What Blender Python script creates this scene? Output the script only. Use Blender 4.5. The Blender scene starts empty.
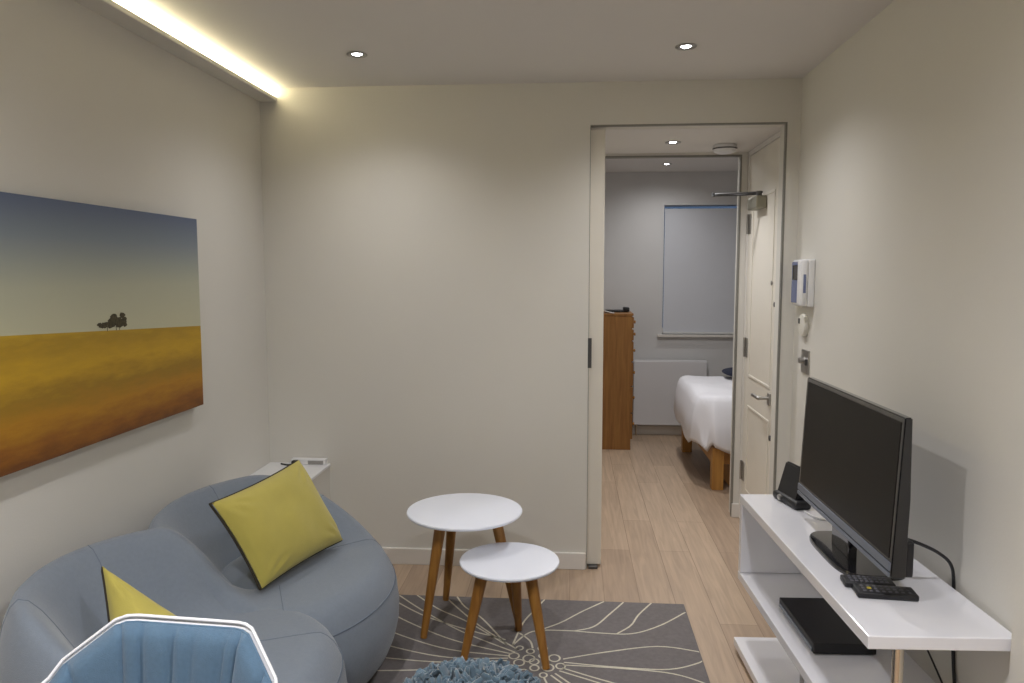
import bpy, bmesh, math, random
from mathutils import Vector, Matrix, noise
from mathutils import geometry
random.seed(7)
R = math.radians
C = bpy.context.scene.collection
PI = math.pi

# ------------------------------------------------------------------ materials
def mat(name, col, rough=.6, metal=0, var=.0, vscale=6, bump=0, bscale=80, coat=0, spec=.5, emit=None, estr=0, stretch=None, sheen=0):
    m = bpy.data.materials.new(name); m.use_nodes = True
    nt = m.node_tree; b = nt.nodes['Principled BSDF']
    b.inputs['Base Color'].default_value = (*col, 1); b.inputs['Roughness'].default_value = rough
    b.inputs['Metallic'].default_value = metal; b.inputs['Coat Weight'].default_value = coat
    b.inputs['Specular IOR Level'].default_value = spec
    b.inputs['Sheen Weight'].default_value = sheen
    tc = nt.nodes.new('ShaderNodeTexCoord'); mp = nt.nodes.new('ShaderNodeMapping')
    nt.links.new(tc.outputs['Object'], mp.inputs['Vector'])
    if stretch: mp.inputs['Scale'].default_value = stretch
    n = nt.nodes.new('ShaderNodeTexNoise'); n.inputs['Scale'].default_value = vscale; n.inputs['Detail'].default_value = 5
    nt.links.new(mp.outputs[0], n.inputs['Vector'])
    if var:
        r = nt.nodes.new('ShaderNodeMapRange'); r.inputs[1].default_value = .3; r.inputs[2].default_value = .7
        r.inputs[3].default_value = 1-var; r.inputs[4].default_value = 1+var
        nt.links.new(n.outputs['Fac'], r.inputs[0])
        mx = nt.nodes.new('ShaderNodeVectorMath'); mx.operation = 'SCALE'; mx.inputs[0].default_value = col
        nt.links.new(r.outputs[0], mx.inputs['Scale']); nt.links.new(mx.outputs[0], b.inputs['Base Color'])
    if bump:
        n2 = nt.nodes.new('ShaderNodeTexNoise'); n2.inputs['Scale'].default_value = bscale; n2.inputs['Detail'].default_value = 3
        nt.links.new(mp.outputs[0], n2.inputs['Vector'])
        bp = nt.nodes.new('ShaderNodeBump'); bp.inputs['Strength'].default_value = bump; bp.inputs['Distance'].default_value = .004
        nt.links.new(n2.outputs['Fac'], bp.inputs['Height']); nt.links.new(bp.outputs[0], b.inputs['Normal'])
    if emit:
        b.inputs['Emission Color'].default_value = (*emit, 1); b.inputs['Emission Strength'].default_value = estr
    return m

def wood(name, c1, c2, rough=.4, stretch=(30, 30, 2), scale=1.5):
    m = mat(name, c1, rough); nt = m.node_tree; b = nt.nodes['Principled BSDF']
    tc = nt.nodes.new('ShaderNodeTexCoord'); mp = nt.nodes.new('ShaderNodeMapping'); mp.inputs['Scale'].default_value = stretch
    nt.links.new(tc.outputs['Object'], mp.inputs['Vector'])
    n = nt.nodes.new('ShaderNodeTexNoise'); n.inputs['Scale'].default_value = scale; n.inputs['Detail'].default_value = 6; n.inputs['Distortion'].default_value = .6
    nt.links.new(mp.outputs[0], n.inputs['Vector'])
    r = nt.nodes.new('ShaderNodeValToRGB'); r.color_ramp.elements[0].position = .32; r.color_ramp.elements[1].position = .7
    r.color_ramp.elements[0].color = (*c2, 1); r.color_ramp.elements[1].color = (*c1, 1)
    nt.links.new(n.outputs['Fac'], r.inputs[0]); nt.links.new(r.outputs[0], b.inputs['Base Color'])
    return m

M = {}
M['wall'] = mat('wall_paint', (.675, .655, .60), .75, bump=.08, bscale=160, var=.012, vscale=2)
M['bedwall'] = mat('bedroom_wall_paint', (.66, .66, .66), .8, bump=.08, bscale=160, var=.01)
M['ceil'] = mat('ceiling_paint', (.71, .69, .66), .85, bump=.05, bscale=150, var=.01, vscale=2)
M['trim'] = mat('satin_trim_paint', (.74, .71, .66), .4, var=.01)
M['doorpaint'] = mat('satin_door_paint', (.76, .72, .63), .35, var=.01)
M['darkmetal'] = mat('dark_channel_metal', (.10, .10, .10), .4, .6, var=.05)
M['steel'] = mat('brushed_steel', (.42, .41, .39), .35, 1, var=.08, vscale=40)
M['closer'] = mat('champagne_metal', (.30, .29, .23), .45, .7, var=.05)
M['channel'] = mat('grey_edge_channel', (.24, .235, .21), .5, .3, var=.03)
M['chrome'] = mat('chrome_leg_metal', (.75, .68, .58), .22, 1, var=.03)
M['gloss'] = mat('white_gloss_lacquer', (.80, .80, .84), .12, var=.005, coat=.5)
M['laminate'] = mat('white_table_laminate', (.81, .84, .92), .35, var=.005)
M['legwood'] = wood('warm_leg_wood', (.40, .19, .038), (.26, .11, .020), .4)
M['oak'] = wood('oak_chest_wood', (.31, .145, .035), (.21, .088, .020), .45)
M['bedoak'] = wood('bed_frame_oak', (.48, .24, .055), (.34, .15, .032), .45)
M['sofa'] = mat('blue_grey_wool', (.18, .212, .255), .9, var=.035, vscale=90, bump=.25, bscale=500, sheen=.25)
M['seam'] = mat('blue_grey_seam', (.13, .16, .205), .9, var=.03)
M['mustard'] = mat('mustard_cushion_cotton', (.45, .385, .080), .85, var=.04, vscale=14, bump=.2, bscale=350, sheen=.2)
M['mustard_back'] = mat('dark_cushion_piping', (.035, .028, .016), .9, var=.1)
M['chairfabric'] = mat('denim_blue_fabric', (.085, .155, .235), .9, var=.06, vscale=120, bump=.3, bscale=450, sheen=.3)
M['chairshell'] = mat('white_plastic_shell', (.82, .83, .86), .3, var=.005)
M['pouf'] = mat('shaggy_teal_grey_felt', (.10, .155, .20), .95, var=.35, vscale=14, sheen=.4)
M['poufbase'] = mat('pouf_base_cloth', (.03, .05, .065), .95, var=.1)
M['blackgloss'] = mat('black_gloss_plastic', (.006, .006, .008), .12, var=.05, coat=.6)
M['blackmatt'] = mat('black_matt_plastic', (.009, .009, .011), .45, var=.1)
M['screen'] = mat('tv_screen_glass', (.010, .009, .008), .32, spec=.15, var=.02)
M['silver'] = mat('grey_bezel_plastic', (.16, .18, .22), .3, .3, var=.03)
M['button'] = mat('remote_buttons', (.10, .10, .12), .5, var=.1)
M['buttony'] = mat('yellow_remote_button', (.5, .4, .03), .5, var=.1)
M['rug'] = mat('taupe_rug_wool', (.185, .168, .165), .98, var=.10, vscale=60, bump=.6, bscale=700)
M['rugline'] = mat('cream_rug_line_wool', (.66, .62, .50), .98, var=.08, vscale=60, bump=.5, bscale=700)
M['duvet'] = mat('white_duvet_cotton', (.82, .82, .86), .85, var=.01, bump=.1, bscale=200)
M['darkcushion'] = mat('dark_bed_cushion', (.02, .025, .05), .9, var=.1)
M['white'] = mat('white_plastic', (.78, .78, .78), .35, var=.01)
M['cream'] = mat('cream_plastic', (.72, .70, .62), .4, var=.01)
M['bluepanel'] = mat('blue_grey_intercom_screen', (.16, .19, .33), .2, var=.03)
M['radiator'] = mat('radiator_enamel', (.72, .72, .74), .35, var=.01)
M['blind'] = mat('roller_blind_cloth', (.66, .68, .73), .9, var=.01)
M['lens'] = mat('downlight_lens', (.9, .9, .9), .3, emit=(.95, .97, 1), estr=30)
M['led'] = mat('led_strip_diffuser', (.9, .9, .8), .4, emit=(1, .89, .58), estr=12)
M['paper'] = mat('white_paper', (.75, .74, .72), .8, var=.01)
M['red'] = mat('red_socket_dot', (.4, .03, .03), .5, var=.05)
M['glass'] = mat('window_pane_glass', (.9, .95, 1), .02, var=.005)
M['glass'].node_tree.nodes['Principled BSDF'].inputs['Transmission Weight'].default_value = 1

def floor_mat():
    m = mat('oak_plank_floor', (.4, .3, .2), .42); nt = m.node_tree; b = nt.nodes['Principled BSDF']; L = nt.links.new
    tc = nt.nodes.new('ShaderNodeTexCoord'); mp = nt.nodes.new('ShaderNodeMapping'); mp.inputs['Rotation'].default_value = (0, 0, PI/2)
    L(tc.outputs['Object'], mp.inputs['Vector'])
    br = nt.nodes.new('ShaderNodeTexBrick'); br.offset = .37; br.inputs['Scale'].default_value = 1
    br.inputs['Brick Width'].default_value = 1.3; br.inputs['Row Height'].default_value = .155
    br.inputs['Mortar Size'].default_value = .0015; br.inputs['Mortar Smooth'].default_value = .1; br.inputs['Bias'].default_value = 0
    br.inputs['Color1'].default_value = (.50, .375, .265, 1); br.inputs['Color2'].default_value = (.385, .28, .195, 1)
    br.inputs['Mortar'].default_value = (.27, .19, .13, 1)
    L(mp.outputs[0], br.inputs['Vector'])
    mp2 = nt.nodes.new('ShaderNodeMapping'); mp2.inputs['Scale'].default_value = (26, 1.6, 1)
    L(tc.outputs['Object'], mp2.inputs['Vector'])
    n = nt.nodes.new('ShaderNodeTexNoise'); n.inputs['Scale'].default_value = 1.6; n.inputs['Detail'].default_value = 7; n.inputs['Distortion'].default_value = .8
    L(mp2.outputs[0], n.inputs['Vector'])
    r = nt.nodes.new('ShaderNodeMapRange'); r.inputs[1].default_value = .3; r.inputs[2].default_value = .7; r.inputs[3].default_value = .84; r.inputs[4].default_value = 1.12
    L(n.outputs['Fac'], r.inputs[0])
    v = nt.nodes.new('ShaderNodeVectorMath'); v.operation = 'SCALE'; L(br.outputs['Color'], v.inputs[0]); L(r.outputs[0], v.inputs['Scale'])
    L(v.outputs[0], b.inputs['Base Color'])
    bp = nt.nodes.new('ShaderNodeBump'); bp.inputs['Strength'].default_value = .3; bp.inputs['Distance'].default_value = .002; bp.invert = True
    L(br.outputs['Fac'], bp.inputs['Height']); L(bp.outputs[0], b.inputs['Normal'])
    return m
M['floor'] = floor_mat()

def art_mat():
    # the printed picture: dusk-grey sky over a golden field; coordinates are the canvas's own (object y along, z up)
    m = mat('landscape_print', (.5, .4, .1), .6); nt = m.node_tree; b = nt.nodes['Principled BSDF']; L = nt.links.new
    tc = nt.nodes.new('ShaderNodeTexCoord'); sp = nt.nodes.new('ShaderNodeSeparateXYZ'); L(tc.outputs['Object'], sp.inputs[0])
    sky = nt.nodes.new('ShaderNodeValToRGB'); e = sky.color_ramp.elements
    e[0].position = .48; e[0].color = (.50, .49, .34, 1); e[1].position = 1; e[1].color = (.10, .13, .21, 1)
    k = e.new(.66); k.color = (.43, .44, .33, 1); k = e.new(.85); k.color = (.21, .25, .28, 1)
    mr = nt.nodes.new('ShaderNodeMapRange'); mr.inputs[1].default_value = 0; mr.inputs[2].default_value = .73; L(sp.outputs['Z'], mr.inputs[0]); L(mr.outputs[0], sky.inputs[0])
    fld = nt.nodes.new('ShaderNodeValToRGB'); e = fld.color_ramp.elements
    e[0].position = 0; e[0].color = (.14, .045, .005, 1); e[1].position = .5; e[1].color = (.50, .32, .018, 1)
    for p, c in ((.07, (.27, .10, .006)), (.16, (.42, .20, .008)), (.24, (.31, .175, .009)), (.34, (.52, .31, .013)), (.44, (.38, .23, .012))):
        k = e.new(p); k.color = (*c, 1)
    mp = nt.nodes.new('ShaderNodeMapping'); mp.inputs['Scale'].default_value = (1, 3, 14); L(tc.outputs['Object'], mp.inputs[0])
    n = nt.nodes.new('ShaderNodeTexNoise'); n.inputs['Scale'].default_value = 1.6; n.inputs['Detail'].default_value = 8; n.inputs['Roughness'].default_value = .7; L(mp.outputs[0], n.inputs['Vector'])
    a = nt.nodes.new('ShaderNodeMath'); a.operation = 'MULTIPLY_ADD'; a.inputs[1].default_value = .22; L(n.outputs['Fac'], a.inputs[0])
    s = nt.nodes.new('ShaderNodeMath'); s.operation = 'SUBTRACT'; s.inputs[1].default_value = .11; L(mr.outputs[0], s.inputs[0]); L(s.outputs[0], a.inputs[2])
    L(a.outputs[0], fld.inputs[0])
    # horizon: rises gently to the right end then flat
    h = nt.nodes.new('ShaderNodeMath'); h.operation = 'MULTIPLY_ADD'; h.inputs[1].default_value = -.045; h.inputs[2].default_value = .314
    L(sp.outputs['Y'], h.inputs[0])
    g = nt.nodes.new('ShaderNodeMath'); g.operation = 'GREATER_THAN'; L(sp.outputs['Z'], g.inputs[0]); L(h.outputs[0], g.inputs[1])
    mx = nt.nodes.new('ShaderNodeMix'); mx.data_type = 'RGBA'; L(g.outputs[0], mx.inputs['Factor']); L(fld.outputs[0], mx.inputs['A']); L(sky.outputs[0], mx.inputs['B'])
    L(mx.outputs['Result'], b.inputs['Base Color'])
    return m
M['art'] = art_mat()
M['arttree'] = mat('printed_tree', (.05, .04, .015), .7, var=.6, vscale=120)

# ------------------------------------------------------------------ helpers
def link(name, bm, m, parent=None, smooth=None, loc=None):
    me = bpy.data.meshes.new(name); bmesh.ops.recalc_face_normals(bm, faces=bm.faces[:]); bm.to_mesh(me); bm.free()
    o = bpy.data.objects.new(name, me); C.objects.link(o)
    for k in (m if isinstance(m, (list, tuple)) else [m]): me.materials.append(k)
    if smooth is not None:
        for p in me.polygons: p.use_smooth = True
        if smooth < 180:
            me.set_sharp_from_angle(angle=R(smooth))
    if parent: o.parent = parent
    if loc: o.location = loc
    return o
def tag(o, label, cat, group=None):
    o['label'] = label; o['category'] = cat
    if group: o['group'] = group
    return o
def thing(name, label, cat, loc=(0, 0, 0), rz=0, group=None):
    o = bpy.data.objects.new(name, None); o.empty_display_size = .1; C.objects.link(o); o.location = loc; o.rotation_euler = (0, 0, rz)
    return tag(o, label, cat, group)
def struct(name, bm, m, parent=None, smooth=None):
    o = link(name, bm, m, parent, smooth); o['kind'] = 'structure'; return o
def box(bm, x0, x1, y0, y1, z0, z1, bev=0, seg=2, mi=0, mtx=None):
    t = bmesh.new(); bmesh.ops.create_cube(t, size=1)
    bmesh.ops.scale(t, vec=(x1-x0, y1-y0, z1-z0), verts=t.verts); bmesh.ops.translate(t, vec=((x0+x1)/2, (y0+y1)/2, (z0+z1)/2), verts=t.verts)
    if bev: bmesh.ops.bevel(t, geom=t.edges[:], offset=bev, segments=seg, profile=.5, affect='EDGES')
    merge(bm, t, mtx, mi); return bm
def merge(bm, t, mtx=None, mi=0):
    for f in t.faces: f.material_index = mi
    if mtx is not None: t.transform(mtx)
    me = bpy.data.meshes.new('tmp'); t.to_mesh(me); t.free(); bm.from_mesh(me); bpy.data.meshes.remove(me)
def B(*a, **k): return box(bmesh.new(), *a, **k)
def lathe(bm, prof, n=48, center=(0, 0, 0), mtx=None, mi=0):
    t = bmesh.new(); rings = []
    for r, z in prof:
        if r < 1e-6: rings.append([t.verts.new((center[0], center[1], center[2]+z))])
        else: rings.append([t.verts.new((center[0]+r*math.cos(2*PI*i/n), center[1]+r*math.sin(2*PI*i/n), center[2]+z)) for i in range(n)])
    for a, b in zip(rings, rings[1:]):
        for i in range(n):
            j = (i+1) % n
            if len(a) == 1 and len(b) == 1: continue
            if len(a) == 1: t.faces.new((a[0], b[i], b[j]))
            elif len(b) == 1: t.faces.new((a[i], a[j], b[0]))
            else: t.faces.new((a[i], a[j], b[j], b[i]))
    merge(bm, t, mtx, mi); return bm
def tube(bm, pts, r, n=10, mi=0, cap=True):
    pts = [Vector(p) for p in pts]; rr = r if isinstance(r, (list, tuple)) else [r]*len(pts)
    t = bmesh.new(); prev = None; up = None; rings = []
    for i, p in enumerate(pts):
        d = (pts[min(i+1, len(pts)-1)]-pts[max(i-1, 0)]).normalized()
        if up is None: up = Vector((0, 0, 1)) if abs(d.z) < .9 else Vector((1, 0, 0))
        s = d.cross(up).normalized(); up = s.cross(d).normalized()
        rings.append([t.verts.new(p+rr[i]*(math.cos(2*PI*k/n)*s+math.sin(2*PI*k/n)*up)) for k in range(n)])
    for a, b in zip(rings, rings[1:]):
        for k in range(n): t.faces.new((a[k], a[(k+1) % n], b[(k+1) % n], b[k]))
    if cap: t.faces.new(rings[0][::-1]); t.faces.new(rings[-1])
    merge(bm, t, None, mi); return bm
def spline(pts, n=8, closed=False):
    pts = [Vector(p) for p in pts]; out = []
    N = len(pts)
    for i in range(N if closed else N-1):
        g = lambda k: pts[k % N] if closed else pts[max(0, min(N-1, k))]
        p0, p1, p2, p3 = g(i-1), g(i), g(i+1), g(i+2)
        for j in range(n):
            t = j/n
            out.append(.5*((2*p1)+(-p0+p2)*t+(2*p0-5*p1+4*p2-p3)*t*t+(-p0+3*p1-3*p2+p3)*t**3))
    if not closed: out.append(pts[-1])
    return out
def ss(a, b, x):
    t = max(0, min(1, (x-a)/(b-a))); return t*t*(3-2*t)
def tagpart(o, label): o['label'] = label; return o

# ------------------------------------------------------------------ setting
XL, XR, YB, ZC = -1.50, 1.035, 3.63, 2.326
YF = -1.6
HC = 2.13      # hall ceiling
BC = 2.317     # bedroom ceiling
BY = 6.80      # bedroom window wall
struct('floor', B(-1.6, 3.1, YF-.1, 6.95, -.06, 0), M['floor'])
struct('ceiling', B(XL-.1, XR+.1, YF-.1, YB, ZC, ZC+.1), M['ceil'])
struct('ceiling', B(-.05, XR+.1, YB+.12, 4.5, HC, HC+.1), M['ceil'])
struct('ceiling', B(-.5, 3.1, 4.6, 6.95, BC, BC+.1), M['ceil'])
struct('wall_left', B(XL-.1, XL, YF-.1, YB+.12, 0, ZC), M['wall'])
struct('wall_right', B(XR, XR+.1, YF-.1, 4.5, 0, ZC), M['wall'])
struct('wall_front', B(XL, XR, YF-.1, YF, 0, ZC), M['wall'])
bm = bmesh.new()
box(bm, XL, .083, YB, YB+.03, 0, ZC); box(bm, XL, .083, YB+.09, YB+.12, 0, ZC)   # two skins of the pocket wall
box(bm, XL, -.95, YB+.03, YB+.09, 0, ZC)
box(bm, .083, .975, YB, YB+.12, 2.131, ZC); box(bm, -.95, .083, YB+.03, YB+.09, 2.131, ZC)
box(bm, .975, XR, YB, YB+.12, 0, ZC)
struct('wall_back', bm, M['wall'])
struct('wall_hall_left', B(-.15, -.05, YB+.12, 4.5, 0, HC), M['wall'])
bm = bmesh.new()
box(bm, -.5, .10, 4.5, 4.6, 0, BC); box(bm, .962, 3.0, 4.5, 4.6, 0, BC); box(bm, .10, .962, 4.5, 4.6, 2.116, BC)
struct('wall_bedroom_front', bm, M['wall'])
struct('wall_bedroom_left', B(-.6, -.5, 4.5, BY+.1, 0, BC), M['bedwall'])
struct('wall_bedroom_right', B(3.0, 3.1, 4.5, BY+.1, 0, BC), M['bedwall'])
bm = bmesh.new()
wx0, wx1, wz0, wz1 = .80, 1.62, .90, 2.032
box(bm, -.5, wx0, BY, BY+.15, 0, BC); box(bm, wx1, 3.0, BY, BY+.15, 0, BC); box(bm, wx0, wx1, BY, BY+.15, 0, wz0); box(bm, wx0, wx1, BY, BY+.15, wz1, BC)
struct('wall_bedroom_back', bm, M['bedwall'])
struct('wall_pier', B(1.003, XR, 1.35, 1.745, 0, ZC), M['wall'])

# baseboards
def bb(name, x0, x1, y0, y1):
    bm = B(x0, x1, y0, y1, 0, .082, bev=.002, seg=1)
    struct(name, bm, M['trim'])
bb('baseboard_back', -1.19, .075, YB-.016, YB)
bb('baseboard_right', XR-.014, XR, 1.746, YB)
bb('baseboard_left', XL, XL+.014, YF, 3.0)
bb('baseboard_hall', .955, .999, 4.486, 4.5)
bb('baseboard_bedroom', -.5, 3.0, BY-.016, BY)

# dark metal channels framing the two openings
bm = bmesh.new()
box(bm, .083, .975, YB-.002, YB+.022, 2.124, 2.131); box(bm, .968, .975, YB-.002, YB+.022, 0, 2.124)
box(bm, .0805, .083, YB-.001, YB, 0, 2.131)
struct('trim_1', bm, M['channel'])
bm = bmesh.new(); box(bm, .10, .962, 4.497, 4.53, 2.106, 2.116); box(bm, .953, .962, 4.497, 4.53, 0, 2.106)
struct('trim_2', bm, M['channel'])

# sliding pocket door, mostly inside the wall
d = bpy.data.objects.new('door_1', None); C.objects.link(d); d['kind'] = 'structure'; d.location = (.152, YB+.06, 0)
link('door_leaf', B(-.94, 0, -.0285, .0285, .012, 2.115, bev=.002, seg=1), M['doorpaint'], d)
o = link('lock_plate', B(-.074, -.056, -.0615, -.060, .992, 1.136, bev=.0005, seg=1), M['darkmetal'], d)
tag(link('floor_guide', B(.090, .135, YB-.004, YB+.03, 0, .014, bev=.002, seg=1), M['darkmetal']), 'small dark metal floor guide at the foot of the sliding door', 'door guide')

# entrance door on the hall's right side
d2 = bpy.data.objects.new('door_2', None); C.objects.link(d2); d2['kind'] = 'structure'; d2.location = (XR-.036, 3.79, 0)
bm = B(0, .034, 0, .665, .006, 2.10, bev=.002, seg=1)
def panel(bm, y0, y1, z0, z1):
    w = .016
    for a in ((y0, y1, z0, z0+w), (y0, y1, z1-w, z1), (y0, y0+w, z0+w, z1-w), (y1-w, y1, z0+w, z1-w)):
        box(bm, -.004, .001, *a, bev=.003, seg=2)
panel(bm, .10, .56, .86, 1.86); panel(bm, .10, .56, .20, .70)
link('door_leaf', bm, M['doorpaint'], d2)
for z in (.30, 1.02, 1.72):
    bm = bmesh.new(); box(bm, -.004, .0, .60, .645, z-.055, z+.055, bev=.001, seg=1)
    lathe(bm, [(0, -.055), (.007, -.055), (.007, .055), (0, .055)], 12, (-.007, .655, z))
    link('hinge', bm, M['steel'], d2)
bm = bmesh.new()
box(bm, -.009, 0, .07, .115, .78, .84, bev=.002); tube(bm, [(-.008, .095, .815), (-.055, .095, .815)], .009)
tube(bm, spline([(-.05, .095, .815), (-.058, .105, .815), (-.058, .15, .815), (-.058, .21, .813)]), .0095)
tagpart(link('lever_handle', bm, M['steel'], d2, 40), 'polished steel lever handle')
bm = bmesh.new(); lathe(bm, [(0, 0), (.012, 0), (.012, .006), (.005, .008), (0, .007)], 16, mtx=Matrix.Translation((0, .045, 1.29)) @ Matrix.Rotation(-PI/2, 4, 'Y'))
link('peephole', bm, M['darkmetal'], d2, 40)
bm = bmesh.new(); lathe(bm, [(0, 0), (.014, 0), (.014, .008), (.006, .01), (0, .009)], 16, mtx=Matrix.Translation((0, .05, .62)) @ Matrix.Rotation(-PI/2, 4, 'Y'))
link('keyhole', bm, M['darkmetal'], d2, 40)
bm = bmesh.new(); lathe(bm, [(0, 0), (.012, 0), (.012, .006), (.005, .008), (0, .007)], 16, mtx=Matrix.Translation((0, .11, 1.395)) @ Matrix.Rotation(-PI/2, 4, 'Y'))
link('door_stud', bm, M['steel'], d2, 40)
# door frame strip by the latch side, closer
bm = bmesh.new(); box(bm, XR-.05, XR, 3.752, 3.786, 0, HC, bev=.002, seg=1); box(bm, XR-.038, XR, 4.459, 4.497, 0, HC, bev=.002, seg=1); box(bm, XR-.038, XR, 3.786, 4.459, 2.103, HC, bev=.002, seg=1)
struct('trim_3', bm, M['trim'])
cl = thing('door_closer', 'grey-gold overhead door closer with a two-rod arm on the hallway door', 'door closer', (XR-.036, 4.15, 1.822))
link('body', B(-.055, 0, -.10, .10, -.042, .022, bev=.006), M['closer'], cl)
bm = tube(bmesh.new(), [(-.03, -.05, .034), (-.10, .02, .036), (-.245, .06, .038)], .006, 8)
tube(bm, [(-.245, .06, .044), (-.11, .0, .043), (-.015, -.06, .042)], .005, 8)
lathe(bm, [(0, 0), (.014, 0), (.014, .03), (0, .03)], 16, (-.03, -.05, .018)); lathe(bm, [(0, 0), (.009, 0), (.009, .022), (0, .022)], 16, (-.245, .06, .030))
link('arm', bm, M['darkmetal'], cl, 40)

# window with blind
d3 = bpy.data.objects.new('window_1', None); C.objects.link(d3); d3['kind'] = 'structure'
bm = bmesh.new(); yw0, yw1 = BY+.09, BY+.14
for a in ((wx0, wx1, wz0, wz0+.05), (wx0, wx1, wz1-.004, wz1), (wx0, wx0+.012, wz0+.05, wz1-.004), (wx1-.05, wx1, wz0+.05, wz1-.012)):
    box(bm, a[0], a[1], yw0, yw1, a[2], a[3], bev=.002, seg=1)
link('window_frame', bm, M['trim'], d3)
link('pane', B(wx0+.005, wx1-.005, BY+.112, BY+.118, wz0+.01, wz1-.006), M['glass'], d3)
tagpart(link('window_sill', B(wx0-.045, wx1+.045, BY-.035, BY+.088, wz0-.022, wz0, bev=.003), M['trim'], d3), 'white sill board')
bl = thing('roller_blind', 'pale lowered roller blind filling the bedroom window', 'blind', (wx0, BY+.03, wz1))
W = wx1-wx0
link('blind_cloth', B(.010, W-.01, 0, .003, -1.12, -.030), M['blind'], bl)
link('bottom_rail', B(.012, W-.01, -.005, .008, -1.131, -1.112, bev=.003), M['white'], bl)
link('roller', lathe(bmesh.new(), [(0, 0), (.014, 0), (.014, W-.02), (0, W-.02)], 20, mtx=Matrix.Translation((.012, .016, -.046)) @ Matrix.Rotation(PI/2, 4, 'Y')), M['white'], bl, 40)

# ledge with LED strip along left wall
lg = thing('cove_light', 'long warm LED cove light along the top of the left wall', 'cove light', (XL, 1.0, 2.262))
link('ledge', B(0, .088, YF-1.0, YB-1.0, 0, .020, bev=.002, seg=1), M['wall'], lg)
tagpart(link('led_strip', B(.035, .070, YF-.99, YB-1.005, .020, .034), M['led'], lg), 'glowing warm white strip')

# ------------------------------------------------------------------ ceiling lights
def downlight(x, y, z, label, power, group='recessed downlights', size=140, col=(1, .93, .83)):
    t = thing('downlight', label, 'ceiling light', (x, y, z), 0, group)
    bm = lathe(bmesh.new(), [(.020, 0), (.040, -.001), (.042, -.003), (.039, -.006), (.023, -.004), (.0205, -.001), (.020, 0)], 32)
    link('bezel', bm, M['steel'], t, 60)
    link('lens', lathe(bmesh.new(), [(0, -.003), (.016, -.003), (.020, -.001), (.020, 0), (0, 0)], 32), M['lens'], t, 60)
    l = bpy.data.lights.new('downlight_beam', 'SPOT'); l.energy = power; l.color = col; l.spot_size = R(size); l.spot_blend = 1; l.shadow_soft_size = .028
    lo = bpy.data.objects.new('downlight_beam', l); C.objects.link(lo); lo.parent = t; lo.location = (0, 0, -.012)
    return t
WH = (.98, .97, 1)
downlight(-.871, 3.10, ZC, 'recessed downlight in the living room ceiling above the sofa end, left one of two', 17, col=WH)
downlight(.436, 3.095, ZC, 'recessed downlight in the living room ceiling in front of the doorway, right one of two', 28, col=WH)
downlight(-.75, .75, ZC, 'recessed downlight in the living room ceiling behind the viewer, above the blue chair side', 80, col=WH, size=168)
downlight(.436, .75, ZC, 'recessed downlight in the living room ceiling behind the viewer, above the television stand side', 70, col=WH, size=168)
downlight(.524, 4.125, HC, 'recessed downlight in the hallway ceiling beside the smoke alarm', 27, col=WH)
downlight(.753, 6.30, BC, 'recessed downlight in the bedroom ceiling in front of the window', 13, col=(1, .98, .97), size=165)
downlight(.6, 5.2, BC, 'unseen fill lamp added in the bedroom ceiling just past the partition, hidden by its header', 42, col=(1, .98, .97), size=165)  # added out-of-view lamp, brightens the bedroom without a scallop on its wall

sd = thing('smoke_alarm', 'round white smoke alarm on the hallway ceiling', 'smoke alarm', (.815, 4.24, HC))
link('alarm_cover', lathe(bmesh.new(), [(0, 0), (.058, 0), (.062, -.008), (.064, -.020), (.056, -.038), (.034, -.046), (0, -.046)], 40), M['white'], sd, 40)
link('vent_ring', lathe(bmesh.new(), [(.055, -.020), (.0655, -.018), (.0650, -.022), (.060, -.026), (.055, -.020)], 40), M['darkmetal'], sd, 40)

# ------------------------------------------------------------------ wall fittings, right wall
ic = thing('intercom', 'white video intercom with blue-grey screen and handset, on the right wall by the doorway', 'intercom', (XR, 3.455, 1.30))
link('housing', B(-.030, 0, -.11, .12, 0, .205, bev=.006), M['white'], ic)
tagpart(link('screen', B(-.036, -.028, -.002, .115, .012, .195, bev=.003), M['bluepanel'], ic), 'blue-grey screen face')
link('dark_display', B(-.0385, -.035, .02, .095, .115, .180, bev=.002), M['blackgloss'], ic)
bm = B(-.060, -.028, -.112, -.050, .002, .203, bev=.010, seg=3)
hs = link('handset', bm, M['white'], ic, 40)
link('speaker_slot', B(-.050, -.038, -.1128, -.110, .060, .140, bev=.001, seg=1), M['bluepanel'], hs)
th = thing('thermostat', 'small round cream thermostat on the right wall below the intercom', 'thermostat', (XR, 3.455, 1.215))
RM = Matrix.Rotation(-PI/2, 4, 'Y')
link('dial', lathe(bmesh.new(), [(0, 0), (.050, 0), (.051, .010), (.046, .020), (.030, .023), (0, .023)], 36, mtx=RM), M['cream'], th, 40)
link('indicator', B(-.027, -.018, .010, .026, .006, .030, bev=.002), M['darkmetal'], th)
sw = thing('light_switch', 'square brushed steel light switch on the right wall below the thermostat', 'switch', (XR, 3.43, 1.055))
link('plate', B(-.007, 0, -.052, .052, -.052, .052, bev=.002), M['steel'], sw)
link('dimmer_knob', lathe(bmesh.new(), [(0, 0), (.014, 0), (.013, .020), (.011, .022), (0, .022)], 24, mtx=Matrix.Translation((-.007, .012, .004)) @ RM), M['steel'], sw, 40)
link('rocker', B(-.013, -.006, -.030, -.018, -.014, .014, bev=.002), M['darkmetal'], sw)

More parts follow.
